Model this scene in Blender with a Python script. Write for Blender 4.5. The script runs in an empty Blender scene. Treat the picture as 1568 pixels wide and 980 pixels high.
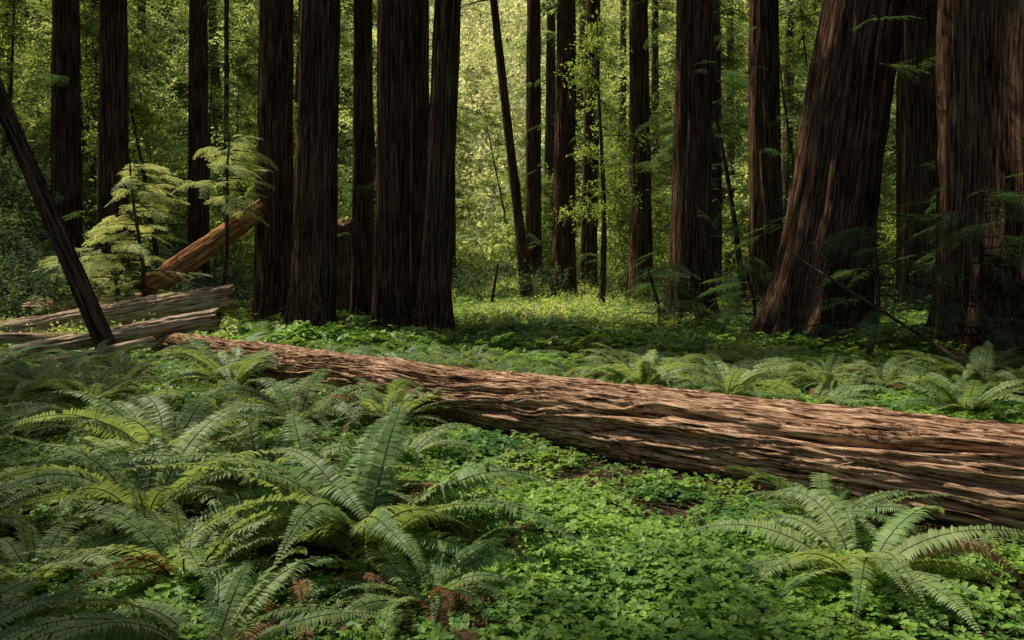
import bpy, math, random
import numpy as np
from mathutils import Vector, Matrix, Euler
random.seed(7); rng=np.random.default_rng(7)
scene=bpy.context.scene
S=np.array([-0.50,0.30,0.81]); S/=np.linalg.norm(S)

# ---------------------------------------------------------------- noise
def _h(a,b,c,s):
    n=(a*374761393+b*668265263+c*1274126177+s*974634777)&0xffffffff
    n=((n^(n>>13))*1274126177)&0xffffffff
    return ((n^(n>>16))&0xffff)/65535.0
def vn(x,y,z,seed=0):
    x,y,z=np.broadcast_arrays(np.asarray(x,float),np.asarray(y,float),np.asarray(z,float))
    xi=np.floor(x).astype(np.int64);yi=np.floor(y).astype(np.int64);zi=np.floor(z).astype(np.int64)
    f=[x-xi,y-yi,z-zi]; f=[t*t*(3-2*t) for t in f]
    r=0
    for dx in (0,1):
        for dy in (0,1):
            for dz in (0,1):
                w=(f[0] if dx else 1-f[0])*(f[1] if dy else 1-f[1])*(f[2] if dz else 1-f[2])
                r=r+w*_h(xi+dx,yi+dy,zi+dz,seed)
    return r
def sstep(a,b,x):
    t=np.clip((x-a)/(b-a),0,1); return t*t*(3-2*t)
def ground_h(x,y):
    x=np.asarray(x,float);y=np.asarray(y,float)
    h=0.16*(vn(x*.35,y*.35,0,3)-.5)+0.05*(vn(x*1.4,y*1.4,0,4)-.5)
    h=h+0.9*sstep(19,34,y)*(vn(x*.12,y*.12,0,5)-.5)
    left=np.clip(-x-11-0.12*np.clip(y-20,0,60),0,200)*sstep(14,26,y)
    h=h+left*0.5*(1-0.0)*sstep(0,10,left)
    h=h+np.clip(y-78,0,130)*0.56*sstep(70,110,y)
    right=np.clip(x-28,0,200)*sstep(20,45,y)*.2
    return h+right

# ---------------------------------------------------------------- materials
def newmat(name):
    m=bpy.data.materials.new(name); m.use_nodes=True
    nt=m.node_tree; nt.nodes.clear(); return m,nt
def leafmat(name,ca,cb,trans=0.4,tboost=1.6,rough=.5,spec=.0,nscale=0,real=True):
    m,nt=newmat(name); N=nt.nodes; L=nt.links
    out=N.new('ShaderNodeOutputMaterial'); mix=N.new('ShaderNodeMixShader')
    t=N.new('ShaderNodeBsdfTranslucent')
    if spec>0:
        p=N.new('ShaderNodeBsdfPrincipled'); p.inputs['Roughness'].default_value=rough; p.inputs['Specular IOR Level'].default_value=spec
    else: p=N.new('ShaderNodeBsdfDiffuse')
    geo=N.new('ShaderNodeNewGeometry'); oi=N.new('ShaderNodeObjectInfo')
    add=N.new('ShaderNodeMath'); add.operation='ADD'
    L.new(oi.outputs['Random'],add.inputs[0]); L.new(geo.outputs['Random Per Island'],add.inputs[1])
    mr=N.new('ShaderNodeMapRange'); mr.inputs[1].default_value=.1; mr.inputs[2].default_value=1.8
    src=add.outputs[0]
    if real:
        at=N.new('ShaderNodeAttribute'); at.attribute_name='rnd'
        a3=N.new('ShaderNodeMath'); a3.operation='ADD'; L.new(src,a3.inputs[0]); L.new(at.outputs['Fac'],a3.inputs[1]); src=a3.outputs[0]
        mr.inputs[1].default_value=.4; mr.inputs[2].default_value=2.5
    L.new(src,mr.inputs[0])
    if nscale:
        no=N.new('ShaderNodeTexNoise'); no.inputs['Scale'].default_value=nscale; no.inputs['Detail'].default_value=1
        L.new(geo.outputs['Position'],no.inputs['Vector'])
        a2=N.new('ShaderNodeMath'); a2.operation='MULTIPLY_ADD'; a2.inputs[1].default_value=.3
        L.new(add.outputs[0],a2.inputs[0]); L.new(no.outputs['Fac'],a2.inputs[2]); L.new(a2.outputs[0],mr.inputs[0])
        mr.inputs[1].default_value=.45; mr.inputs[2].default_value=1.15
    cm=N.new('ShaderNodeMix'); cm.data_type='RGBA'
    cm.inputs[6].default_value=(*ca,1); cm.inputs[7].default_value=(*cb,1)
    L.new(mr.outputs[0],cm.inputs[0])
    L.new(cm.outputs[2],p.inputs[0])
    br=N.new('ShaderNodeMix'); br.data_type='RGBA'; br.blend_type='MULTIPLY'; br.inputs[0].default_value=1
    L.new(cm.outputs[2],br.inputs[6]); br.inputs[7].default_value=(tboost*1.15,tboost,tboost*.55,1)
    L.new(br.outputs[2],t.inputs['Color'])
    mix.inputs[0].default_value=trans
    L.new(p.outputs[0],mix.inputs[1]); L.new(t.outputs[0],mix.inputs[2]); L.new(mix.outputs[0],out.inputs[0])
    return m
def barkmat(name,dark,mid,light,moss=0.0,fine=22,zs=.9,bump=.6,dist=.03,detail=4,lo=.38):
    m,nt=newmat(name); N=nt.nodes; L=nt.links
    out=N.new('ShaderNodeOutputMaterial'); p=N.new('ShaderNodeBsdfDiffuse')
    tc=N.new('ShaderNodeTexCoord'); mp=N.new('ShaderNodeMapping'); mp.inputs['Scale'].default_value=(fine,fine,zs)
    L.new(tc.outputs['Object'],mp.inputs[0])
    n1=N.new('ShaderNodeTexNoise'); n1.inputs['Scale'].default_value=1; n1.inputs['Detail'].default_value=detail; n1.inputs['Roughness'].default_value=.68
    n1.inputs['Distortion'].default_value=.4
    L.new(mp.outputs[0],n1.inputs['Vector'])
    n2=N.new('ShaderNodeTexNoise'); n2.inputs['Scale'].default_value=1.3; n2.inputs['Detail'].default_value=3
    L.new(tc.outputs['Object'],n2.inputs['Vector'])
    cr=N.new('ShaderNodeValToRGB'); e=cr.color_ramp.elements
    e[0].position=lo; e[0].color=(*dark,1); e[1].position=.66; e[1].color=(*light,1)
    k=e.new(.5); k.color=(*mid,1)
    L.new(n1.outputs['Fac'],cr.inputs[0])
    v=N.new('ShaderNodeMix'); v.data_type='RGBA'; v.blend_type='MULTIPLY'
    v.inputs[0].default_value=.8
    mr=N.new('ShaderNodeMapRange'); mr.inputs[1].default_value=.3; mr.inputs[2].default_value=.7; mr.inputs[3].default_value=.6; mr.inputs[4].default_value=1.2
    L.new(n2.outputs['Fac'],mr.inputs[0]); L.new(cr.outputs[0],v.inputs[6]); L.new(mr.outputs[0],v.inputs[7])
    last=v.outputs[2]
    if moss>0:
        r3=N.new('ShaderNodeMapRange'); r3.inputs[1].default_value=.52; r3.inputs[2].default_value=.72; r3.inputs[4].default_value=moss
        L.new(n2.outputs['Fac'],r3.inputs[0])
        mm=N.new('ShaderNodeMix'); mm.data_type='RGBA'; mm.inputs[7].default_value=(.05,.07,.03,1)
        L.new(r3.outputs[0],mm.inputs[0]); L.new(last,mm.inputs[6]); last=mm.outputs[2]
    L.new(last,p.inputs[0])
    if bump>0:
        b=N.new('ShaderNodeBump'); b.inputs['Strength'].default_value=bump; b.inputs['Distance'].default_value=dist
        L.new(n1.outputs['Fac'],b.inputs['Height']); L.new(b.outputs[0],p.inputs['Normal'])
    L.new(p.outputs[0],out.inputs[0]); return m

M_bark=barkmat('redwood_bark',(.018,.010,.006),(.09,.050,.031),(.30,.18,.11),moss=.35,fine=24,zs=.9,bump=1,dist=.07)
M_barkfar=barkmat('far_bark',(.035,.025,.016),(.085,.06,.04),(.16,.12,.08),moss=.4,fine=9,zs=.6,bump=0,detail=3)
M_log=barkmat('fallen_log_bark',(.045,.02,.011),(.40,.23,.13),(.80,.56,.37),moss=0.0,fine=42,zs=2.2,bump=.8,dist=.04,lo=.41)
M_dead=barkmat('weathered_wood',(.12,.07,.04),(.48,.34,.22),(.80,.65,.46),moss=.15,fine=22,zs=1.8,bump=.9)
M_tan=barkmat('broken_heartwood',(.12,.06,.03),(.38,.19,.085),(.60,.35,.17),fine=20,zs=1.0)
M_snag=barkmat('snag_wood',(.05,.03,.018),(.15,.09,.05),(.28,.18,.10),fine=20,zs=1.0)
M_strip=barkmat('bark_fibre',(.16,.09,.055),(.38,.25,.16),(.6,.43,.3),fine=20,zs=5,bump=0,detail=2)
M_stem=barkmat('stem_wood',(.03,.022,.014),(.07,.05,.03),(.12,.09,.06),fine=14,zs=3,bump=0,detail=1)
M_canopy=leafmat('redwood_needles',(.04,.09,.03),(.09,.16,.05),.4,1.7)
M_spray=leafmat('redwood_spray',(.045,.115,.05),(.10,.18,.07),.45,1.8)
M_young=leafmat('young_redwood_leaf',(.32,.42,.20),(.62,.68,.40),.45,1.4)
M_broad=leafmat('bay_leaf',(.07,.15,.045),(.34,.43,.13),.5,1.9)
M_far=leafmat('distant_leaf_haze',(.15,.24,.12),(.44,.53,.25),.5,1.8)  # distance haze mixed into the leaf colour as a paler tone
M_pale=leafmat('pale_leaf_haze_glow',(.56,.64,.44),(.80,.85,.66),.5,1.3)  # pale colour paints in far haze and the bright sky glow
M_shrub=leafmat('shrub_leaf',(.045,.10,.06),(.12,.19,.10),.35,1.5)
M_glade=leafmat('glade_leaf_sun_tint',(.28,.40,.10),(.70,.78,.32),.45,1.4)  # lighter leaf colour stands in for sunlight on the glade
M_fern=leafmat('sword_fern_leaf',(.08,.17,.055),(.32,.43,.16),.38,1.55,rough=.5,spec=.22,nscale=3,real=False)
M_fernold=leafmat('dry_fern_leaf',(.12,.06,.025),(.34,.21,.11),.3,1.4,real=False)
M_clover=leafmat('redwood_sorrel_leaf',(.03,.12,.02),(.34,.53,.09),.32,1.4,rough=.5,spec=.25,nscale=1.0,real=False)
M_litter=leafmat('litter_leaf',(.05,.025,.012),(.21,.11,.06),.1,1.0,real=False)

def groundmat():
    m,nt=newmat('forest_soil'); N=nt.nodes; L=nt.links
    out=N.new('ShaderNodeOutputMaterial'); p=N.new('ShaderNodeBsdfDiffuse'); tc=N.new('ShaderNodeTexCoord')
    n1=N.new('ShaderNodeTexNoise'); n1.inputs['Scale'].default_value=14; n1.inputs['Detail'].default_value=5; n1.inputs['Roughness'].default_value=.7
    n2=N.new('ShaderNodeTexNoise'); n2.inputs['Scale'].default_value=.5; n2.inputs['Detail'].default_value=4
    for n in (n1,n2): L.new(tc.outputs['Object'],n.inputs['Vector'])
    c1=N.new('ShaderNodeValToRGB'); e=c1.color_ramp.elements
    e[0].position=.35; e[0].color=(.02,.012,.008,1); e[1].position=.7; e[1].color=(.15,.085,.05,1)
    c2=N.new('ShaderNodeValToRGB'); e=c2.color_ramp.elements
    e[0].position=.3; e[0].color=(.012,.026,.009,1); e[1].position=.7; e[1].color=(.05,.085,.022,1)
    L.new(n1.outputs['Fac'],c1.inputs[0]); L.new(n1.outputs['Fac'],c2.inputs[0])
    mr=N.new('ShaderNodeMapRange'); mr.inputs[1].default_value=.38; mr.inputs[2].default_value=.55
    L.new(n2.outputs['Fac'],mr.inputs[0])
    mx=N.new('ShaderNodeMix'); mx.data_type='RGBA'
    L.new(mr.outputs[0],mx.inputs[0]); L.new(c1.outputs[0],mx.inputs[6]); L.new(c2.outputs[0],mx.inputs[7])
    L.new(mx.outputs[2],p.inputs[0])
    b=N.new('ShaderNodeBump'); b.inputs['Strength'].default_value=.8; b.inputs['Distance'].default_value=.04
    L.new(n1.outputs['Fac'],b.inputs['Height']); L.new(b.outputs[0],p.inputs['Normal']); L.new(p.outputs[0],out.inputs[0])
    return m
M_ground=groundmat()

# ---------------------------------------------------------------- mesh helpers
def mkmesh(name,V,F,mats,mi=None,smooth=False):
    me=bpy.data.meshes.new(name)
    V=np.asarray(V,float); me.from_pydata(V.tolist(),[],F if isinstance(F,list) else F.tolist())
    for m in mats: me.materials.append(m)
    if mi is not None: me.polygons.foreach_set('material_index',np.asarray(mi,np.int32))
    if smooth: me.polygons.foreach_set('use_smooth',np.ones(len(me.polygons),bool))
    me.update(); return me
def link(name,me,parent=None,loc=(0,0,0)):
    o=bpy.data.objects.new(name,me); scene.collection.objects.link(o); o.location=loc
    if parent: o.parent=parent
    return o
def gridfaces(ni,nj,wrap=True):
    i=np.arange(ni-1)[:,None]; j=np.arange(nj if wrap else nj-1)[None,:]
    a=i*nj+j; b=i*nj+(j+1)%nj
    return np.stack([a,b,b+nj,a+nj],-1).reshape(-1,4)
class Acc:
    def __init__(s): s.V=[];s.F=[];s.M=[];s.n=0
    def add(s,V,F,m=0):
        V=np.asarray(V,float); s.V.append(V); s.F+= [[int(i)+s.n for i in f] for f in F]; s.M+=[m]*len(F); s.n+=len(V)
    def tube(s,P,R,k=5,m=0):
        P=np.asarray(P,float); n=len(P); R=np.broadcast_to(R,(n,))
        T=np.gradient(P,axis=0); T/=np.linalg.norm(T,axis=1)[:,None]+1e-9
        up=np.array([0,0,1.]) if abs(T[0,2])<.9 else np.array([1.,0,0])
        A=np.cross(T,up); A/=np.linalg.norm(A,axis=1)[:,None]+1e-9; B=np.cross(T,A)
        th=np.arange(k)*2*np.pi/k
        V=P[:,None]+R[:,None,None]*(np.cos(th)[None,:,None]*A[:,None]+np.sin(th)[None,:,None]*B[:,None])
        s.add(V.reshape(-1,3),gridfaces(n,k).tolist(),m)
    def mesh(s,name,mats,smooth=False):
        return mkmesh(name,np.concatenate(s.V),s.F,mats,s.M,smooth)

# ---------------------------------------------------------------- leaf sources
def unit(v): return v/(np.linalg.norm(v)+1e-9)
def spray_mesh(name,mat,L=1.25,ntw=15,step=.032,nl=.055,nw=.014,seed=0,droop=.25):
    r=np.random.default_rng(seed); a=Acc()
    ts=np.linspace(0,1,4); P=np.stack([ts*L,0.06*np.sin(ts*3+seed),-droop*ts**2*L],-1); a.tube(P,np.linspace(.008,.002,4),3,1)
    for i in range(ntw):
        t=.1+.9*i/(ntw-1); base=np.array([t*L,0.06*math.sin(t*3+seed),-droop*t*t*L])
        for sd in (-1,1):
            ln=L*.42*(1.15-t)**.7*r.uniform(.6,1.1)
            ang=r.uniform(.7,1.0)
            d=unit(np.array([math.cos(ang),sd*math.sin(ang),r.uniform(-.25,.1)]))
            n=max(2,int(ln/step))
            side=unit(np.cross(d,[0,0,1]))
            for k in range(n):
                u=(k+.5)/n; c=base+d*ln*u+np.array([0,0,-.25*ln*u*u])
                for s2 in (-1,1):
                    ll=nl*(1.1-.6*u)*r.uniform(.8,1.15); dd=unit(d*.55+side*s2*.85+np.array([0,0,r.uniform(-.25,.25)]))
                    w=unit(np.cross(dd,[0,0,1])+r.normal(0,.2,3))*nw*r.uniform(.8,1.2)
                    a.add([c,c+dd*ll*.5+w,c+dd*ll,c+dd*ll*.5-w],[[0,1,2,3]])
    return a.mesh(name,[mat,M_stem])
def clump_mesh(name,mat,n=90,R=.75,ll=.11,lw=.035,seed=0,flat=.5):
    r=np.random.default_rng(seed); a=Acc()
    nb=9
    for b in range(nb):
        d=unit(np.array([r.uniform(-.3,1),r.normal(0,.7),r.normal(0,.35)])); ln=R*r.uniform(.7,1.3)
        a.tube([[0,0,0],d*ln],[.008,.002],3,1)
        for k in range(n//nb):
            u=r.uniform(.15,1.05); c=d*ln*u; c=c+r.normal(0,.03,3)
            dd=unit(d*.5+r.normal(0,1,3)*np.array([1,1,flat])); w=unit(np.cross(dd,[0,0,1])+r.normal(0,.35,3)*1.0)*lw*r.uniform(.7,1.2)*.5
            l2=ll*r.uniform(.7,1.25)
            a.add([c,c+dd*l2*.45+w,c+dd*l2,c+dd*l2*.45-w],[[0,1,2,3]])
    return a.mesh(name,[mat,M_stem])
def clover_patch(name,seed,n=88,R=.38,big=1.0):
    r=np.random.default_rng(seed); a=Acc()
    for i in range(n):
        q=R*math.sqrt(r.uniform()); th=r.uniform(0,6.28); z=r.uniform(.02,.12)
        c=np.array([q*math.cos(th),q*math.sin(th),z]); tilt=r.normal(0,.25,2); a0=r.uniform(0,6.28); sz=r.uniform(.021,.038)*big
        for k in range(3):
            an=a0+k*2.094; ux,uy=math.cos(an),math.sin(an); vx,vy=-uy,ux
            dr=r.uniform(-.35,.05); s=sz
            def P(u,v,w): 
                x=ux*u+vx*v; y=uy*u+vy*v
                return c+np.array([x,y,w+tilt[0]*x+tilt[1]*y])
            V=[P(0,0,0),P(.75*s,-.66*s,.08*s+dr*.5*s),P(1.38*s,-.30*s,0+dr*1.2*s),P(1.12*s,0,-.1*s+dr*s),P(1.38*s,.30*s,dr*1.2*s),P(.75*s,.66*s,.08*s+dr*.5*s)]
            a.add(V,[[0,1,2,3],[0,3,4,5]])
    return a.mesh(name,[M_clover,M_stem])
def litter_mesh(name,seed):
    r=np.random.default_rng(seed); a=Acc()
    for i in range(26):
        c=np.array([r.uniform(-.25,.25),r.uniform(-.25,.25),r.uniform(.005,.03)]); an=r.uniform(0,6.28); l=r.uniform(.03,.09); w=r.uniform(.004,.014)
        d=np.array([math.cos(an),math.sin(an),r.normal(0,.2)]); p=np.array([-d[1],d[0],r.normal(0,.3)])
        a.add([c,c+d*l*.5+p*w,c+d*l,c+d*l*.5-p*w],[[0,1,2,3]])
    for i in range(3):
        c=np.array([r.uniform(-.2,.2),r.uniform(-.2,.2),.02]); an=r.uniform(0,6.28); d=np.array([math.cos(an),math.sin(an),.05])
        a.tube([c,c+d*.15+[.01,.0,.01],c+d*r.uniform(.25,.45)],[.005,.004,.002],4,1)
    return a.mesh(name,[M_litter,M_stem])

def mkcoll(name,meshes):
    c=bpy.data.collections.new(name)
    for i,me in enumerate(meshes):
        o=bpy.data.objects.new('%s_%02d'%(name,i),me); c.objects.link(o)
    return c
C_canopy=mkcoll('canopy_sprays',[spray_mesh('canopy_spray',M_canopy,1.5,7,.12,.18,.038,s,.3) for s in range(3)])
C_fine=mkcoll('fine_sprays',[spray_mesh('fine_spray',M_spray,1.2,11,.045,.07,.016,10+s,.22) for s in range(3)])
C_young=mkcoll('young_sprays',[spray_mesh('young_spray',M_young,1.1,11,.042,.07,.019,20+s,.2) for s in range(3)])
C_broad=mkcoll('broad_clumps',[clump_mesh('bay_clump',M_broad,90,.75,.14,.055,30+s) for s in range(4)])
C_far=mkcoll('far_clumps',[clump_mesh('far_clump',M_far,90,.8,.18,.08,40+s) for s in range(3)]+[spray_mesh('far_spray',M_far,1.5,7,.12,.18,.04,50+s,.35) for s in range(2)])
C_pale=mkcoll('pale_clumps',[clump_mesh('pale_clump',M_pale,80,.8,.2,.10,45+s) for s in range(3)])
C_shrub=mkcoll('shrub_clumps',[clump_mesh('shrub_clump',M_shrub,80,.55,.12,.055,60+s,.4) for s in range(3)])
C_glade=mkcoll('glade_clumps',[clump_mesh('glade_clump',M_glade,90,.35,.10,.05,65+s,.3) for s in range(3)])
C_clover=mkcoll('clover_patches',[clover_patch('clover_patch',70+s) for s in range(5)])
C_litter=mkcoll('litter_patches',[litter_mesh('litter_patch',80+s) for s in range(3)])

_ng={}
def group_for(coll,real):
    if coll.name in _ng: return _ng[coll.name]
    g=bpy.data.node_groups.new('scatter_'+coll.name,'GeometryNodeTree')
    g.interface.new_socket('Geometry',in_out='INPUT',socket_type='NodeSocketGeometry')
    g.interface.new_socket('Geometry',in_out='OUTPUT',socket_type='NodeSocketGeometry')
    N=g.nodes;L=g.links
    gi=N.new('NodeGroupInput');go=N.new('NodeGroupOutput'); ip=N.new('GeometryNodeInstanceOnPoints')
    ci=N.new('GeometryNodeCollectionInfo'); ci.inputs['Collection'].default_value=coll
    ci.inputs['Separate Children'].default_value=True; ci.inputs['Reset Children'].default_value=True
    def na(n,t):
        x=N.new('GeometryNodeInputNamedAttribute'); x.data_type=t; x.inputs['Name'].default_value=n; return x
    r=na('rot','FLOAT_VECTOR'); s=na('scl','FLOAT'); i=na('idx','INT'); e=N.new('FunctionNodeEulerToRotation')
    L.new(gi.outputs[0],ip.inputs['Points']); L.new(ci.outputs[0],ip.inputs['Instance']); ip.inputs['Pick Instance'].default_value=True
    L.new(i.outputs[0],ip.inputs['Instance Index']); L.new(r.outputs[0],e.inputs[0]); L.new(e.outputs[0],ip.inputs['Rotation'])
    L.new(s.outputs[0],ip.inputs['Scale'])
    if real:
        sa=N.new('GeometryNodeStoreNamedAttribute'); sa.data_type='FLOAT'; sa.domain='INSTANCE'; sa.inputs['Name'].default_value='rnd'
        rv=N.new('FunctionNodeRandomValue'); rv.data_type='FLOAT'
        L.new(ip.outputs[0],sa.inputs['Geometry']); L.new(rv.outputs[1],sa.inputs['Value'])
        rl=N.new('GeometryNodeRealizeInstances'); L.new(sa.outputs[0],rl.inputs[0]); L.new(rl.outputs[0],go.inputs[0])
    else: L.new(ip.outputs[0],go.inputs[0])
    _ng[coll.name]=g; return g
# light gaps carved into the foliage along sun rays to chosen spots (x,y,z,radius)
gaps=[]
for x in np.arange(-1.8,6,.5): gaps.append((x,9.36-x,.65,.5))
gaps+=[(-4.2,13.6,.6,.6),(-3.0,12.4,.6,.3)]
gaps+=[(.5,6.8,0,.9),(1.1,5.6,0,.5),(-3.4,6.7,0,.6),(-.4,8.2,0,.5),(1.8,6.2,0,.3),(-1.3,9.7,.6,.8),(-3.3,7.8,.8,1.0),(-.9,5.3,.8,.8),(-1.7,6.4,.8,.9),(2.2,4.8,.4,.4),(-4.6,12.6,.7,.6),(4.4,10.8,.5,.5),(-2.4,5.2,.6,.5),(5.6,10,.6,.4)]
gaps+=[(.8,24,0,2.6),(2.5,27,0,2.6),(-.5,29,0,2.4),(1,33,0,3),(-9,18,.6,2.0),(-11.5,19,.5,2.0),(-9.5,20,2.5,2.0),(-10,20,4.2,1.8),(-13,26,4,1.0),(7,18,1.2,1.1),(-8,22,3,1.2),(-5.4,26,2.5,.6)]
gaps+=[(-5.5,19.8,3.5,.6),(-2.3,19.8,4.5,.6),(6.6,18.6,3.8,.8),(4.5,22.8,3,.6),(9.4,16.4,4.5,.7)]
gr=np.random.default_rng(99)
for i in range(8): gaps.append((gr.uniform(-5,0),gr.uniform(4.2,9.5),.5,gr.uniform(-.1,.2)))
for i in range(10): gaps.append((gr.uniform(-6,8),gr.uniform(11,20),.4,gr.uniform(.0,.3)))
GP=np.array(gaps)
FARG=np.array([(-3,92,5,8),(-4,108,16,9),(-5,125,27,11),(-5,145,38,12),(-6,165,50,12)])  # same carving further back, so sun reaches the pale hillside
H2=S[:2]/np.linalg.norm(S[:2])
def trunk_blocks(x,y,r,f=.75):
    for g_ in gaps:
        if g_[3]<.45: continue
        vx,vy=x-g_[0],y-g_[1]; a=vx*H2[0]+vy*H2[1]; p=abs(vx*H2[1]-vy*H2[0])
        if 0<a<30 and p<r+f*g_[3]: return True
    return False
def in_gap(C,m=.35,dmin=4.5,G=None):
    C=np.atleast_2d(C); out=np.zeros(len(C),bool)
    for g_ in (GP if G is None else G):
        v=C-g_[:3]; d=np.linalg.norm(v-(v@S)[:,None]*S,axis=1); out|=(d<(g_[3]+m)*rng.uniform(.8,1.15,len(C)))&((v@S)>dmin)
    return out
def scatter(name,P,R,Sc,coll,parent=None,real=True):
    P=np.asarray(P,float); R=np.asarray(R,float); Sc=np.asarray(Sc,float)
    if len(P)==0: return None
    if real:
        dr=np.stack([np.cos(R[:,2]),np.sin(R[:,2]),-.3+0*Sc],-1)*Sc[:,None]
        k=~(in_gap(P+dr*.7,.45)|in_gap(P+dr*.2,.3)|in_gap(P+dr*1.3,.2))
        if coll.name!='pale_clumps': k&=~in_gap(P,.5,8,FARG)
        P,R,Sc=P[k],R[k],Sc[k]
        if len(P)==0: return None
    me=bpy.data.meshes.new(name); me.from_pydata(P.tolist(),[],[])
    a=me.attributes.new('rot','FLOAT_VECTOR','POINT'); a.data.foreach_set('vector',np.asarray(R,np.float32).ravel())
    a=me.attributes.new('scl','FLOAT','POINT'); a.data.foreach_set('value',np.asarray(Sc,np.float32))
    a=me.attributes.new('idx','INT','POINT'); a.data.foreach_set('value',rng.integers(0,len(coll.objects),len(P)).astype(np.int32))
    o=link(name,me,parent); md=o.modifiers.new('scatter','NODES'); md.node_group=group_for(coll,real); return o

# ---------------------------------------------------------------- ground
def axis(fine_lo,fine_hi,step,lo,hi,g=1.18):
    a=list(np.arange(fine_lo,fine_hi,step)); s=step; v=fine_lo; pre=[]
    while v>lo: s*=g; v-=s; pre.append(max(v,lo))
    s=step; v=a[-1]; post=[]
    while v<hi: s*=g; v+=s; post.append(min(v,hi))
    return np.array(pre[::-1]+a+post)
gx=axis(-16,16,.2,-420,420); gy=axis(0,34,.2,-200,500)
X,Y=np.meshgrid(gx,gy); Z=ground_h(X,Y)
V=np.stack([X,Y,Z],-1).reshape(-1,3)
g=link('ground',mkmesh('ground',V,gridfaces(len(gy),len(gx),False),[M_ground],smooth=True))

# ---------------------------------------------------------------- trees
def trunk_mesh(name,r,H,seed,nseg=72,flare=.5,mat=M_bark,dz=.22,bend=.0,fl_h=.8,butt=.14):
    zs=np.concatenate([np.arange(-.6,14,dz),np.arange(14,H,1.5),[H]]); th=np.arange(nseg)*2*np.pi/nseg
    zz,tt=np.meshgrid(zs,th,indexing='ij'); zc=np.clip(zz,0,None)
    base=r*(1-.62*zc/H)+flare*r*np.exp(-zc/fl_h)
    c,s=np.cos(tt),np.sin(tt)
    low=vn(c*1.5+9,s*1.5+9,zz*.10,seed)-.5
    mid=vn(c*3.2+9,s*3.2+9,zz*.16,seed+1)-.5
    tw=tt+.04*zz
    fr=1-np.abs(2*vn(np.cos(tw)*(5+4*r)+19,np.sin(tw)*(5+4*r)+19,zz*.28,seed+2)-1)
    fr2=vn(np.cos(tw)*14+19,np.sin(tw)*14+19,zz*1.1,seed+3)-.5
    R=base*(1+low*.22+mid*(butt+.5*np.exp(-zc/fl_h)))+ (fr-.6)*.11*min(1,r*1.5)+fr2*.055*min(1,r*1.5)
    bx=bend*np.sin(zc/H*6+seed)*r
    V=np.stack([R*c+bx,R*s+bx*.5,zz],-1).reshape(-1,3)
    return mkmesh(name,V,gridfaces(len(zs),nseg),[mat],smooth=True)
def crown(parent,x,y,lean,z0,z1,Rm,nl,coll,scl=(1.2,1.8),nspr=6,filt=True,seed=0,limb_r=.05,droop=.15,top=.15,base_z=0.,rmin=.4,fname='foliage'):
    r=np.random.default_rng(seed); a=Acc(); P=[];Ro=[];Sc=[]
    for i in range(nl):
        z=z0+(z1-z0)*(i+r.uniform())/nl; t=(z-z0)/(z1-z0); ln=Rm*((1-t)**.8*(1-top)+top)*r.uniform(.6,1.1); az=r.uniform(0,6.283) 
        o=np.array([x+lean[0]*z,y+lean[1]*z,z+base_z]); d=np.array([math.cos(az),math.sin(az),0.])
        q=np.linspace(0,1,5); Q=o+q[:,None]*d*ln; Q[:,2]+=ln*(.12*q-droop*2*q*q)
        if in_gap(Q[2:4],0.1).any(): continue
        a.tube(Q,np.linspace(limb_r*(.6+ln/Rm*.4),limb_r*.15,5),4)
        for k in range(nspr):
            u=rmin*.5+ (1-rmin*.5)*(k+r.uniform(.2,1))/nspr; c=o+d*ln*u; c[2]+=ln*(.12*u-droop*2*u*u)
            sd=r.choice([-1,1])*r.uniform(.1,.95) if u<.92 else r.normal(0,.2)
            P.append(c); Ro.append((r.normal(0,.25),r.uniform(-.1,.45),az+sd)); Sc.append(r.uniform(*scl))
    if not P: return
    if a.n: link('limbs',a.mesh('limbs',[M_stem]),parent)
    scatter(fname,P,Ro,Sc,coll,parent)
def tree_empty(name,):
    e=bpy.data.objects.new(name,None); scene.collection.objects.link(e); return e
tcount=0
def redwood(x,y,r,H=38,lean=(0,0),flare=.45,nseg=72,mat=M_bark,crown_z=(16,37),Rm=5.2,nl=15,coll=C_canopy,scl=(1.0,1.7),filt=True,nspr=4,name='redwood_tree',sprigs=0,**kw):
    global tcount; tcount+=1
    e=tree_empty(name); zb=float(ground_h(x,y))
    t=link('trunk',trunk_mesh('trunk',r,H,tcount*7,nseg,flare,mat,**kw),e,(x,y,zb))
    t.rotation_euler=(-math.atan(lean[1]),math.atan(lean[0]),0)
    crown(e,x,y,lean,crown_z[0],crown_z[1],Rm,nl,coll,scl,nspr,filt,tcount*11,base_z=zb)
    if sprigs: crown(e,x,y,lean,1.5,11,r+1.3,sprigs,C_fine,(.45,.9),2,False,tcount*17,limb_r=.015,droop=.2,top=.9,base_z=zb,rmin=1.2,fname='trunk_sprigs')
    return e
main=[ # x,y,r,lean,flare
 (-13.0,26,.47,(.0,0),.35),(-7.2,24,.55,(.01,0),.32),(-5.0,20,.53,(.025,0),.40),(-4.68,25,.34,(.0,0),.2),
 (-3.15,21,.45,(.0,0),.35),(-2.7,23,.31,(.0,0),.3),(-1.98,20,.37,(.042,0),.45),
 (1.1,41,.42,(.0,0),.2),(2.4,37,.5,(.01,0),.3),(3.9,41,.42,(.02,0),.3),
 (5.2,32,.44,(-.01,0),.25),(5.1,23,.58,(.02,0),.6),(8.95,28,.58,(-.01,0),.3),
 (7.15,19,.97,(.155,.02),.5),(10.75,17,1.50,(.0,0),.25),
 (-11.8,30,.40,(0,0),.3),(-16.8,30,.55,(0,0),.3),(9.5,38,.5,(0,0),.2),(16,30,.9,(0,0),.3),(13.5,27,.45,(0,0),.2),(-3.6,46,.35,(0,0),.2)]
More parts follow.
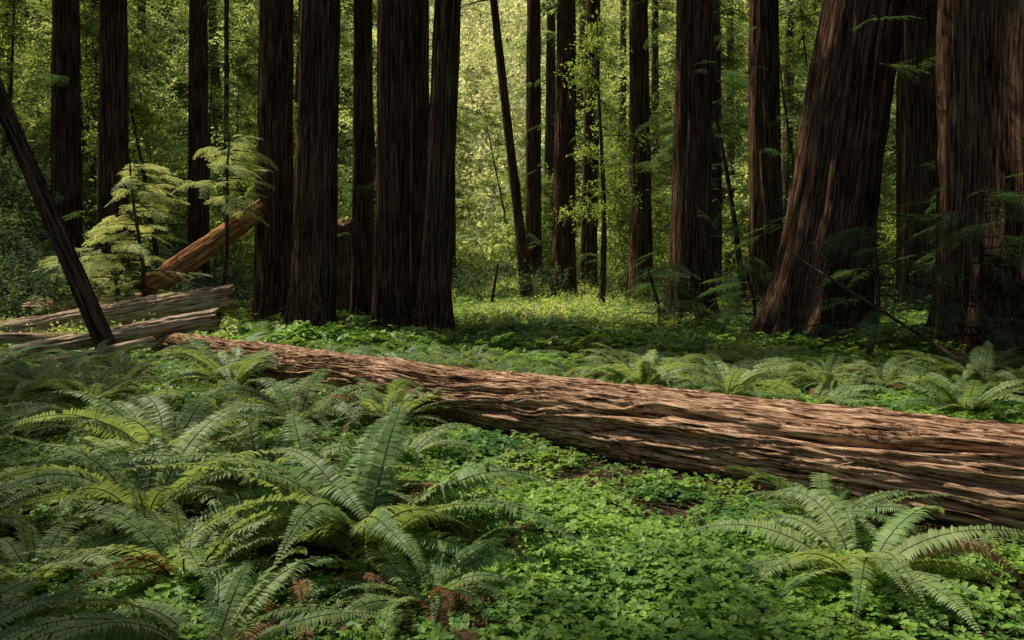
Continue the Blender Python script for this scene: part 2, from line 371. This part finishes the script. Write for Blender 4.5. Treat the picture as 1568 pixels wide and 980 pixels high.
for (x,y,r,l,f) in main:
    redwood(x,y,r,lean=l,flare=f,nseg=120 if r>.9 else 80,dz=.18,fl_h=1.4 if r>.9 else .8,crown_z=(max(16,.42*y+2),37),butt=.22 if r>.9 else .12,nl=(17 if x<2 else 7) if y<34 else 18,Rm=6 if x<2 else 5,
        sprigs=0 if (y<22 and x<0) else (12 if x>4 else 8))
redwood(.75,37,.27,H=24,lean=(-.115,0),flare=.2,nseg=32,crown_z=(14,23),Rm=3,nl=8,name='leaning_redwood_tree')
shade_pts=[]  # unseen trees added up-sun to shade the view, trunks clear of gap targets
for k in range(7000):
    x=rng.uniform(-34,2); y=rng.uniform(7,46)
    if abs(x)<.66*max(y,0)+2.0: continue
    if trunk_blocks(x,y,.45): continue
    if all(math.hypot(x-a,y-b)>3.4 for a,b in shade_pts): shade_pts.append((x,y))
for (x,y) in shade_pts:
    redwood(x,y,rng.uniform(.3,.5),H=rng.uniform(32,42),nseg=20,mat=M_barkfar,dz=1,lean=(rng.normal(0,.004),rng.normal(0,.004)),nl=28,Rm=7)
for (x,y) in [(20,21),(18,12),(15,5),(-9,-3),(5,-9),(-4,-14),(14,-7)]:
    redwood(x,y,.5,nseg=20,mat=M_barkfar,dz=1,nl=12)
# distant redwoods
pts2=[(m[0],m[1]) for m in main]
n2=0
for k in range(4000):
    y=rng.uniform(44,125); x=rng.uniform(-.75,.75)*y
    if abs(x/y+.038)<.038: continue
    if trunk_blocks(x,y,.4,.5): continue
    if all(math.hypot(x-a,y-b)>7 for a,b in pts2):
        pts2.append((x,y)); n2+=1
        redwood(x,y,rng.uniform(.2,.6),H=rng.uniform(30,46),nseg=14,mat=M_barkfar,dz=2,crown_z=(rng.uniform(2,7),rng.uniform(30,42)),Rm=rng.uniform(3.8,5.4),nl=32,coll=C_far if rng.uniform()<.65 else C_canopy,scl=(1.5,2.5),nspr=4,lean=(rng.normal(0,.02),0))
    if n2>38: break
for (x,y) in [(17.5,64),(25,88),(31,108),(20,76),(23,97)]:
    redwood(x,y,.4,H=46,nseg=14,mat=M_barkfar,dz=2,crown_z=(6,44),Rm=4.6,nl=34,coll=C_far,scl=(1.6,2.6),nspr=4)
def understory(x,y,H,coll=C_broad,Rm=2.6,nl=18,scl=(.8,1.4),name='bay_laurel_tree',z0=1.0,nspr=5,filt=False):
    global tcount; tcount+=1
    e=tree_empty(name); zb=float(ground_h(x,y)); a=Acc(); lx,ly=rng.normal(0,.06,2); q=np.linspace(-.03,1,8)
    a.tube(np.stack([x+lx*q*H+.12*np.sin(q*5),y+ly*q*H,zb+q*H],-1),np.linspace(.05+H*.008,.02,8),8)
    link('trunk',a.mesh('trunk',[M_stem],True),e)
    crown(e,x,y,(lx,ly),z0,H,Rm,nl,coll,scl,nspr,filt,tcount*13,limb_r=.025,droop=.08,top=.35,base_z=zb)
us=[]
for k in range(3000):
    y=rng.uniform(31,76); x=rng.uniform(-.7,.7)*y
    if abs(x/y+.038)<.03: continue
    if -3<x<4 and y<38: continue
    if all(math.hypot(x-a,y-b)>3.8 for a,b in us+[(m[0],m[1]) for m in main]): us.append((x,y))
    if len(us)>66: break
for (x,y) in us: understory(x,y,rng.uniform(4,17),coll=C_broad if rng.uniform()<.6 else C_fine,scl=(.9,1.7),filt=True)
for (x,y) in [(24,66),(15,58),(29,70),(22,56)]: understory(x,y,24,C_broad,4,34,(1.4,2.4),z0=3)
def sapling(x,y,H,coll,Rm,nl,name='young_redwood_tree',scl=(.55,.9),z0=.5,ns=4):
    understory(x,y,H,coll,Rm,nl,scl,name,z0,ns)
sapling(-9.3,20.0,4.6,C_young,1.5,46,scl=(.38,.7),z0=.3)
sapling(-10.2,20.4,3.0,C_young,1.2,22,scl=(.38,.65),z0=.3)
sapling(-8.0,21.4,5.4,C_young,1.5,20,scl=(.4,.7),z0=3.4)
sapling(-11.6,21.5,2.4,C_young,1.2,14,scl=(.4,.7))
for (x,y,H,R_,n_) in [(9.0,15.5,3.6,1.5,22),(10.9,14.5,4.2,1.6,24),(7.2,16.2,3.0,1.4,18),(12.5,21,6,2,26),(6.3,21,2.2,1.1,12),(-16.5,20,5,2.0,22),(3.9,21.5,2.0,1.,12),(11.9,12.8,3.4,1.4,18)]:
    sapling(x,y,H,C_fine,R_,n_)
understory(3.3,29.5,11,C_broad,1.9,18,(.6,1.1),z0=3.5); understory(5.0,35,9,C_broad,2,16,(.7,1.2)); understory(-10.0,33,9,C_broad,2.2,20,(.7,1.2)); understory(-14.5,33,11,C_broad,2.6,22,(.8,1.3),z0=3); understory(11.5,31,10,C_fine,2.4,22,(.8,1.3))
# shrubs
P=[];R=[];Sc=[]
for k in range(2800):
    y=rng.uniform(20,62); x=rng.uniform(-.75,.1)*y-3
    if x>-9-.14*(y-20): continue
    z=float(ground_h(x,y)); P.append((x,y,z+rng.uniform(.1,1.5))); R.append((rng.normal(0,.4),rng.normal(0,.5),rng.uniform(0,6.28))); Sc.append(rng.uniform(.9,1.8))
scatter('hillside_shrubs',P,R,Sc,C_shrub)
P=[];R=[];Sc=[]
for k in range(4200):
    y=rng.uniform(60,190); x=rng.uniform(-.72,.72)*y
    if abs(x/y+.03)<.09 and y>80: continue
    z=float(ground_h(x,y)); P.append((x,y,z+rng.uniform(.1,3.5+.04*(y-60)))); R.append((rng.normal(0,.4),rng.normal(0,.5),rng.uniform(0,6.28))); Sc.append(rng.uniform(2,4.5))
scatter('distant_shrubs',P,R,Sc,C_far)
P=[];R=[];Sc=[]
for k in range(2200):
    y=rng.uniform(80,208); x=(rng.normal(0,.08)-.035)*y
    z=float(ground_h(x,y)); P.append((x,y,z+rng.uniform(.3,3.5)+(rng.uniform(0,9) if rng.uniform()<.12 else 0))); R.append((rng.normal(0,.4),rng.normal(0,.5),rng.uniform(0,6.28))); Sc.append(rng.uniform(2.2,4.2))
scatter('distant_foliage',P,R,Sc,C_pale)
P=[];R=[];Sc=[]
for k in range(2200):
    y=rng.uniform(19,62); x=rng.uniform(-.3,.72)*y
    if y<34 and abs(x-1.2)<3.6: continue
    z=float(ground_h(x,y)); P.append((x,y,z+rng.uniform(.0,.5+.9*(y>30)))); R.append((rng.normal(0,.4),rng.normal(0,.4),rng.uniform(0,6.28))); Sc.append(rng.uniform(.5,1.0+.5*(y>30)))
scatter('understory_shrubs',P,R,Sc,C_shrub)
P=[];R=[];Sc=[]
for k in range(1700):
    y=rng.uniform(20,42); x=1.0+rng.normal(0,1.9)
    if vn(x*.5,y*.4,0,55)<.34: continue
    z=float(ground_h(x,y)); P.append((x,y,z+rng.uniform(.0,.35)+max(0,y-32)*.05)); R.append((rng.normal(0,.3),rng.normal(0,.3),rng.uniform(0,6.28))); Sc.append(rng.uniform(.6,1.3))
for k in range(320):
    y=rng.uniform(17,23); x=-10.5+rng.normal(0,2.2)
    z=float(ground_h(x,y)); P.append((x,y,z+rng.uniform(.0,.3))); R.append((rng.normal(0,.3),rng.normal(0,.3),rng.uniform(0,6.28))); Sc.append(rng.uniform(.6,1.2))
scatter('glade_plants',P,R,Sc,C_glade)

# ---------------------------------------------------------------- logs
def log_obj(name,p0,p1,r0,r1,seed,mat,nseg=48,ds=.12,amp=.03,endmat=M_tan,jag=.12,bow=.0,twist=.0,deep=1.0):
    p0=np.array(p0,float);p1=np.array(p1,float);Lg=np.linalg.norm(p1-p0); n=int(Lg/ds)+2
    zs=np.linspace(0,Lg,n); th=np.arange(nseg)*2*np.pi/nseg; zz,tt=np.meshgrid(zs,th,indexing='ij')
    c,s=np.cos(tt),np.sin(tt); base=r0+(r1-r0)*zz/Lg
    tw=tt+twist*zz+.5*(vn(zz*.6,c*1.5+5,s*1.5+5,seed+9)-.5)+.16*(vn(zz*2.4,c*3+5,s*3+5,seed+11)-.5)
    low=vn(c*1.4+9,s*1.4+9,zz*.35,seed)-.5
    k=12
    rd=1-np.abs(2*vn(np.cos(tw)*k*.5+19,np.sin(tw)*k*.5+19,zz*.75,seed+2)-1)
    rd2=1-np.abs(2*vn(np.cos(tw)*k*1.3+19,np.sin(tw)*k*1.3+19,zz*1.9,seed+3)-1)
    kn=vn(c*4+5,s*4+5,zz*2.2,seed+5)-.5
    fine=vn(np.cos(tw)*34+40,np.sin(tw)*34+40,zz*6,seed+6)-.5
    R=base*(1+low*.24)-((1-rd)**2.2-.2)*amp*3.0*deep+(rd2-.5)*amp*1.4*deep+kn*amp*1.1+fine*amp*.7
    zo=zz.copy()
    jg=(vn(c*5+3,s*5+3,0,seed+7)-.3)*jag
    zo[-1]+=jg[-1]*2; zo[0]-=jg[0]*2
    bx=bow*np.sin(zz/Lg*np.pi)
    V=np.stack([R*c+bx,R*s,zo],-1).reshape(-1,3); F=gridfaces(n,nseg).tolist(); mi=[0]*len(F)
    V=V.tolist()
    for e,(row,sg) in enumerate(((0,1),(n-1,-1))):
        ring=np.array(V[row*nseg:(row+1)*nseg]); cen=ring.mean(0); b0=len(V)
        for f_,dep in ((.6,.10),(.25,.03)):
            rr=cen+(ring-cen)*f_; rr[:,2]+=sg*dep*r0*3*rng.uniform(.2,1.3,nseg); V+=rr.tolist()
        V.append((cen+[0,0,sg*.05]).tolist()); ci=len(V)-1
        idx=[list(range(row*nseg,(row+1)*nseg)),list(range(b0,b0+nseg)),list(range(b0+nseg,b0+2*nseg))]
        for A,B in ((idx[0],idx[1]),(idx[1],idx[2])):
            for j in range(nseg): F.append([A[j],A[(j+1)%nseg],B[(j+1)%nseg],B[j]]); mi.append(1)
        for j in range(nseg): F.append([idx[2][j],idx[2][(j+1)%nseg],ci]); mi.append(1)
    o=link(name,mkmesh(name,V,F,[mat,endmat],mi,True)); o.location=p0
    o.rotation_euler=Vector(p1-p0).to_track_quat('Z','Y').to_euler(); return o,Lg
LOG0=np.array([7.5,1.9,.42]);LOG1=np.array([-7.6,17.0,.26])
lg,LL=log_obj('fallen_redwood_log',LOG0,LOG1,.43,.20,5,M_log,nseg=260,ds=.028,amp=.042,twist=.16)
a=Acc()
for i in range(190):
    z0=rng.uniform(1.5,17); ln=rng.uniform(.15,1.0); t0=rng.uniform(0,6.28); q=np.linspace(0,1,12); z=z0+q*ln
    t=t0-.16*q*ln+rng.normal(0,.5)*q+.08*np.sin(q*rng.uniform(3,9)); rb=.42-.22*z/LL
    off=.03+.012*np.sin(q*rng.uniform(4,14)+rng.uniform(0,6))+ (q>.8)*(q-.8)*rng.uniform(0,.3)
    R_=rb*1.03+off; a.tube(np.stack([R_*np.cos(t),R_*np.sin(t),z],-1),np.interp(q,[0,.3,1],[.001,rng.uniform(.002,.005),.001]),4)
st=link('bark_strips',a.mesh('bark_strips',[M_strip]),lg)

log_obj('weathered_log',(-6.9,19.5,1.15),(-12.0,18.3,.3),.30,.22,31,M_dead,nseg=80,ds=.06,amp=.04)
log_obj('weathered_log',(-6.3,16.8,.80),(-9.8,15.6,.20),.17,.12,32,M_dead,amp=.03,ds=.06)
log_obj('weathered_log',(-7.0,15.6,.45),(-8.6,14.6,.12),.09,.06,33,M_dead,nseg=24,amp=.012)
log_obj('weathered_log',(-8.6,20.8,.9),(-13,21.5,.7),.3,.25,34,M_dead,amp=.03)
log_obj('weathered_log',(-9.5,17.2,.35),(-12.0,16.6,.4),.12,.09,38,M_dead,nseg=24,amp=.012)
log_obj('leaning_dead_trunk',(-8.0,15.9,.1),(-11.9,16.6,8.2),.18,.12,35,M_bark,amp=.02)
log_obj('broken_leaning_log',(-9.4,20.6,1.3),(-6.3,25.6,4.9),.28,.24,36,M_tan,amp=.04,jag=.3)
log_obj('broken_snag',(-5.75,27,-.2),(-5.8,27,3.2),.46,.36,37,M_snag,amp=.05,jag=.28,endmat=M_snag)
log_obj('broken_snag',(-4.95,28,-.2),(-4.9,28,2.3),.3,.24,39,M_snag,amp=.04,jag=.2,endmat=M_snag)
log_obj('dead_stick',(8.0,13.2,0),(6.1,17.5,2.2),.035,.015,40,M_stem,nseg=10,amp=.004)
log_obj('dead_stick',(-.9,34,0),(-.6,34,1.9),.07,.05,41,M_stem,nseg=10,amp=.006)

# ---------------------------------------------------------------- ferns
def fern_mesh(name,seed,n=22,L=1.15,npin=38,wl=.105,e0=(.75,1.25),dry=0.0,flat=0):
    r=np.random.default_rng(seed); a=Acc()
    for i in range(n):
        az=6.283*i/n+r.normal(0,.22); e=r.uniform(*e0); Lf=L*r.uniform(.65,1.1); end=r.uniform(-.95,-.1); m=1 if r.uniform()<dry else 0
        if m: end=-1.3
        K=24; t=np.linspace(0,1,K); el=e+(end-e)*t**r.uniform(.8,1.5); azz=az+r.normal(0,.45)*t**2
        d=np.stack([np.cos(el)*np.cos(azz),np.cos(el)*np.sin(azz),np.sin(el)],-1)
        P=np.cumsum(d*Lf/K,axis=0)+np.array([math.cos(az),math.sin(az),0])*.05
        P[:,2]=np.maximum(P[:,2],.03+.02*r.uniform())
        a.tube(P,np.linspace(.006,.0015,K),4,2)
        tws=r.normal(0,.35)
        for k in range(npin):
            u=.10+.89*k/(npin-1); f=u*(K-1); j=min(int(f),K-2); c=P[j]*(1-(f-j))+P[j+1]*(f-j); T=unit(P[j+1]-P[j])
            sd=unit(np.cross(T,[0,0,1])); Nn=np.cross(sd,T); ca,sa=math.cos(tws),math.sin(tws); sd,Nn=sd*ca+Nn*sa,Nn*ca-sd*sa
            prof=min(1,.45+u*2.4)*min(1,(1.02-u)*1.75)**.85
            ll=wl*prof*(Lf/1.1)
            pw=.0105*(.5+.5*prof)*(Lf/1.1)
            for s2 in (-1,1):
                if r.uniform()<.03: continue
                dd=unit(sd*s2+T*r.uniform(.18,.34)+Nn*r.uniform(-.12,.16)); l2=ll*r.uniform(.88,1.08)
                w=unit(T+r.normal(0,.14,3)); w=w-dd*(w@dd); w=unit(w)*pw; sag=np.array([0,0,-l2*.18])
                a.add([c-w*.6,c+w*1.1,c+dd*l2*.55+w*.95,c+dd*l2*.55-w*.9,c+dd*l2+sag],[[0,1,2,3],[3,2,4]],m)
    return a.mesh(name,[M_fern,M_fernold,M_stem])
FM=[fern_mesh('sword_fern',100,32,1.4,52,wl=.11,dry=.06),fern_mesh('sword_fern',101,28,1.2,48,wl=.105,dry=.06),fern_mesh('sword_fern',102,24,1.2,48,wl=.105,e0=(.55,1.1),dry=.05),fern_mesh('sword_fern',103,30,1.1,44,wl=.105,dry=.1),fern_mesh('sword_fern',104,22,1.2,46,wl=.105,e0=(.6,1.0),dry=.05)]
FD=fern_mesh('sword_fern_dry',105,16,1.0,34,e0=(.5,1.1),dry=.75)
FL=[fern_mesh('sword_fern_low',110+s,13,1.0,20,wl=.12,dry=.04) for s in range(2)]
def fern(x,y,s=1,k=0,rz=None,me=None,dz=0,tilt=(0,0)):
    o=link('sword_fern',me or FM[k]); o.location=(x,y,float(ground_h(x,y))+dz); o.scale=(s,)*3
    o.rotation_euler=(tilt[0],tilt[1],rng.uniform(0,6.28) if rz is None else rz)
near=[(-1.0,5.35,1.2,0),(-3.3,7.6,1.3,1),(-1.5,9.55,1.25,3),(-4.4,12.4,1.2,1),(-1.5,3.95,.85,2),(2.15,4.9,.9,2),(2.35,5.9,.8,4),(-4.35,6.0,1.05,4),(-2.75,3.8,.8,4),
 (-2.2,7.0,1.2,3),(-2.6,9.6,1.2,2),(-5.6,10.6,1.1,3),(-3.5,10.8,1.1,4),(4.1,10.8,1.1,4),(5.7,10.0,1.0,1),(3.1,11.6,1.1,1),(6.7,9.0,.9,2),(-7.4,14.2,1.0,1),(-8.9,13.4,1.0,0),(-6.2,12.8,.9,3),(-1.5,6.1,1.2,1),
 (-5.3,14.6,1,0),(-3.4,14.3,1,2),(2.9,7.6,.35,4),(.2,8.4,.3,3),(3.9,4.2,.45,3),(-3.0,5.0,.8,4),(-4.5,8.8,1.0,2),(-6.9,11.6,.9,0),(-2.1,5.1,1.0,2),(2.0,12.3,1.,0),(1.0,13,.8,3),(4.9,12.6,1,2),(-1.2,14.5,.9,4),(-1.1,8.0,.8,4),(-.5,4.5,.7,3),(-2.9,6.3,1.1,0)]
for (x,y,s,k) in near: fern(x,y,s,k)
fern(-.35,4.2,.75,me=FD); fern(-1.1,4.3,.8,me=FD); fern(-3.3,8.1,.9,me=FD); fern(-.1,5.5,.6,me=FD); fern(.1,4.9,.6,me=FD); fern(-2.9,7.3,.8,me=FD)
fp=[(n[0],n[1]) for n in near]; cnt=0
for k in range(8000):
    y=11+rng.uniform()**1.3*24; x=rng.uniform(-.7,.72)*y
    dl=abs(x+y-9.36)/1.414
    if dl<.55 and x>-7.6: continue
    if x+y<9.6+0 : continue
    if any(math.hypot(x-m[0],y-m[1])<m[2]*1.4+.3 for m in main): continue
    if vn(x*.35,y*.35,0,77)<.5: continue
    if all(math.hypot(x-a_,y-b_)>.85 for a_,b_ in fp):
        fp.append((x,y)); cnt+=1
        if y<16: fern(x,y,rng.uniform(.6,1.1),int(rng.integers(0,5)))
        else: fern(x,y,rng.uniform(.7,1.15),me=FL[cnt%2])
    if cnt>125: break

# ---------------------------------------------------------------- ground cover
N_=2700
yy=3.0+rng.uniform(size=N_)**1.25*18; xx=rng.uniform(-.72,.72,N_)*(yy+.8)
ls=(xx+yy-9.36)/1.414
m=vn(xx*.8,yy*.8,0,21)*.7+vn(xx*2.5,yy*2.5,0,22)*.3
bare=((np.abs(ls)<.34)&(xx>-7.5))|((ls>-1.1)&(ls<0)&(xx>1.8)&(m<.64))|((xx>2.6)&(yy<4.9)&(m<.64))
k=(m>.36)&~bare; xx,yy=xx[k],yy[k]
P=np.stack([xx,yy,ground_h(xx,yy)-.005],-1); n=len(P)
scatter('redwood_sorrel',P,np.stack([rng.normal(0,.05,n),rng.normal(0,.05,n),rng.uniform(0,6.28,n)],-1),rng.uniform(.85,1.2,n)*(1+np.clip(yy-7,0,20)*.07),C_clover,real=False)
n=2200; yy=3+rng.uniform(size=n)**1.2*14; xx=rng.uniform(-.72,.72,n)*(yy+.8)
P=np.stack([xx,yy,ground_h(xx,yy)],-1)
scatter('forest_litter',P,np.stack([0*xx,0*xx,rng.uniform(0,6.28,n)],-1),rng.uniform(.7,1.4,n),C_litter,real=False)
n=1100; yy=17+rng.uniform(size=n)**1.2*30; xx=rng.uniform(-.7,.72,n)*yy
P=np.stack([xx,yy,ground_h(xx,yy)-.02],-1)
scatter('sorrel_groundcover',P,np.stack([rng.normal(0,.1,n),rng.normal(0,.1,n),rng.uniform(0,6.28,n)],-1),rng.uniform(2.2,3.6,n),C_clover,real=False)

# ---------------------------------------------------------------- light, sky, camera
w=bpy.data.worlds.new('World'); scene.world=w; w.use_nodes=True
nt=w.node_tree; bg=nt.nodes['Background']; sk=nt.nodes.new('ShaderNodeTexSky'); sk.sky_type='NISHITA'; sk.sun_disc=False
sk.dust_density=4; sk.ozone_density=.6; sk.air_density=.8
el=math.asin(S[2]); sk.sun_elevation=el; sk.sun_rotation=math.atan2(S[0],S[1]); nt.links.new(sk.outputs[0],bg.inputs[0]); bg.inputs[1].default_value=.095
sl=bpy.data.lights.new('sun','SUN'); sl.energy=5; sl.angle=math.radians(.5); sl.color=(1,.93,.80)
so=bpy.data.objects.new('sun',sl); scene.collection.objects.link(so); so.rotation_euler=Vector(S).to_track_quat('Z','Y').to_euler(); so.location=(-20,12,50)
cam=bpy.data.cameras.new('camera'); cam.lens=28; cam.sensor_width=36; cam.shift_y=-.057; cam.clip_end=1500
co=bpy.data.objects.new('camera',cam); scene.collection.objects.link(co); co.location=(0,0,2.0); co.rotation_euler=(math.radians(90),0,0)
scene.camera=co
scene.view_settings.view_transform='Standard'; scene.view_settings.look='None'; scene.view_settings.exposure=0
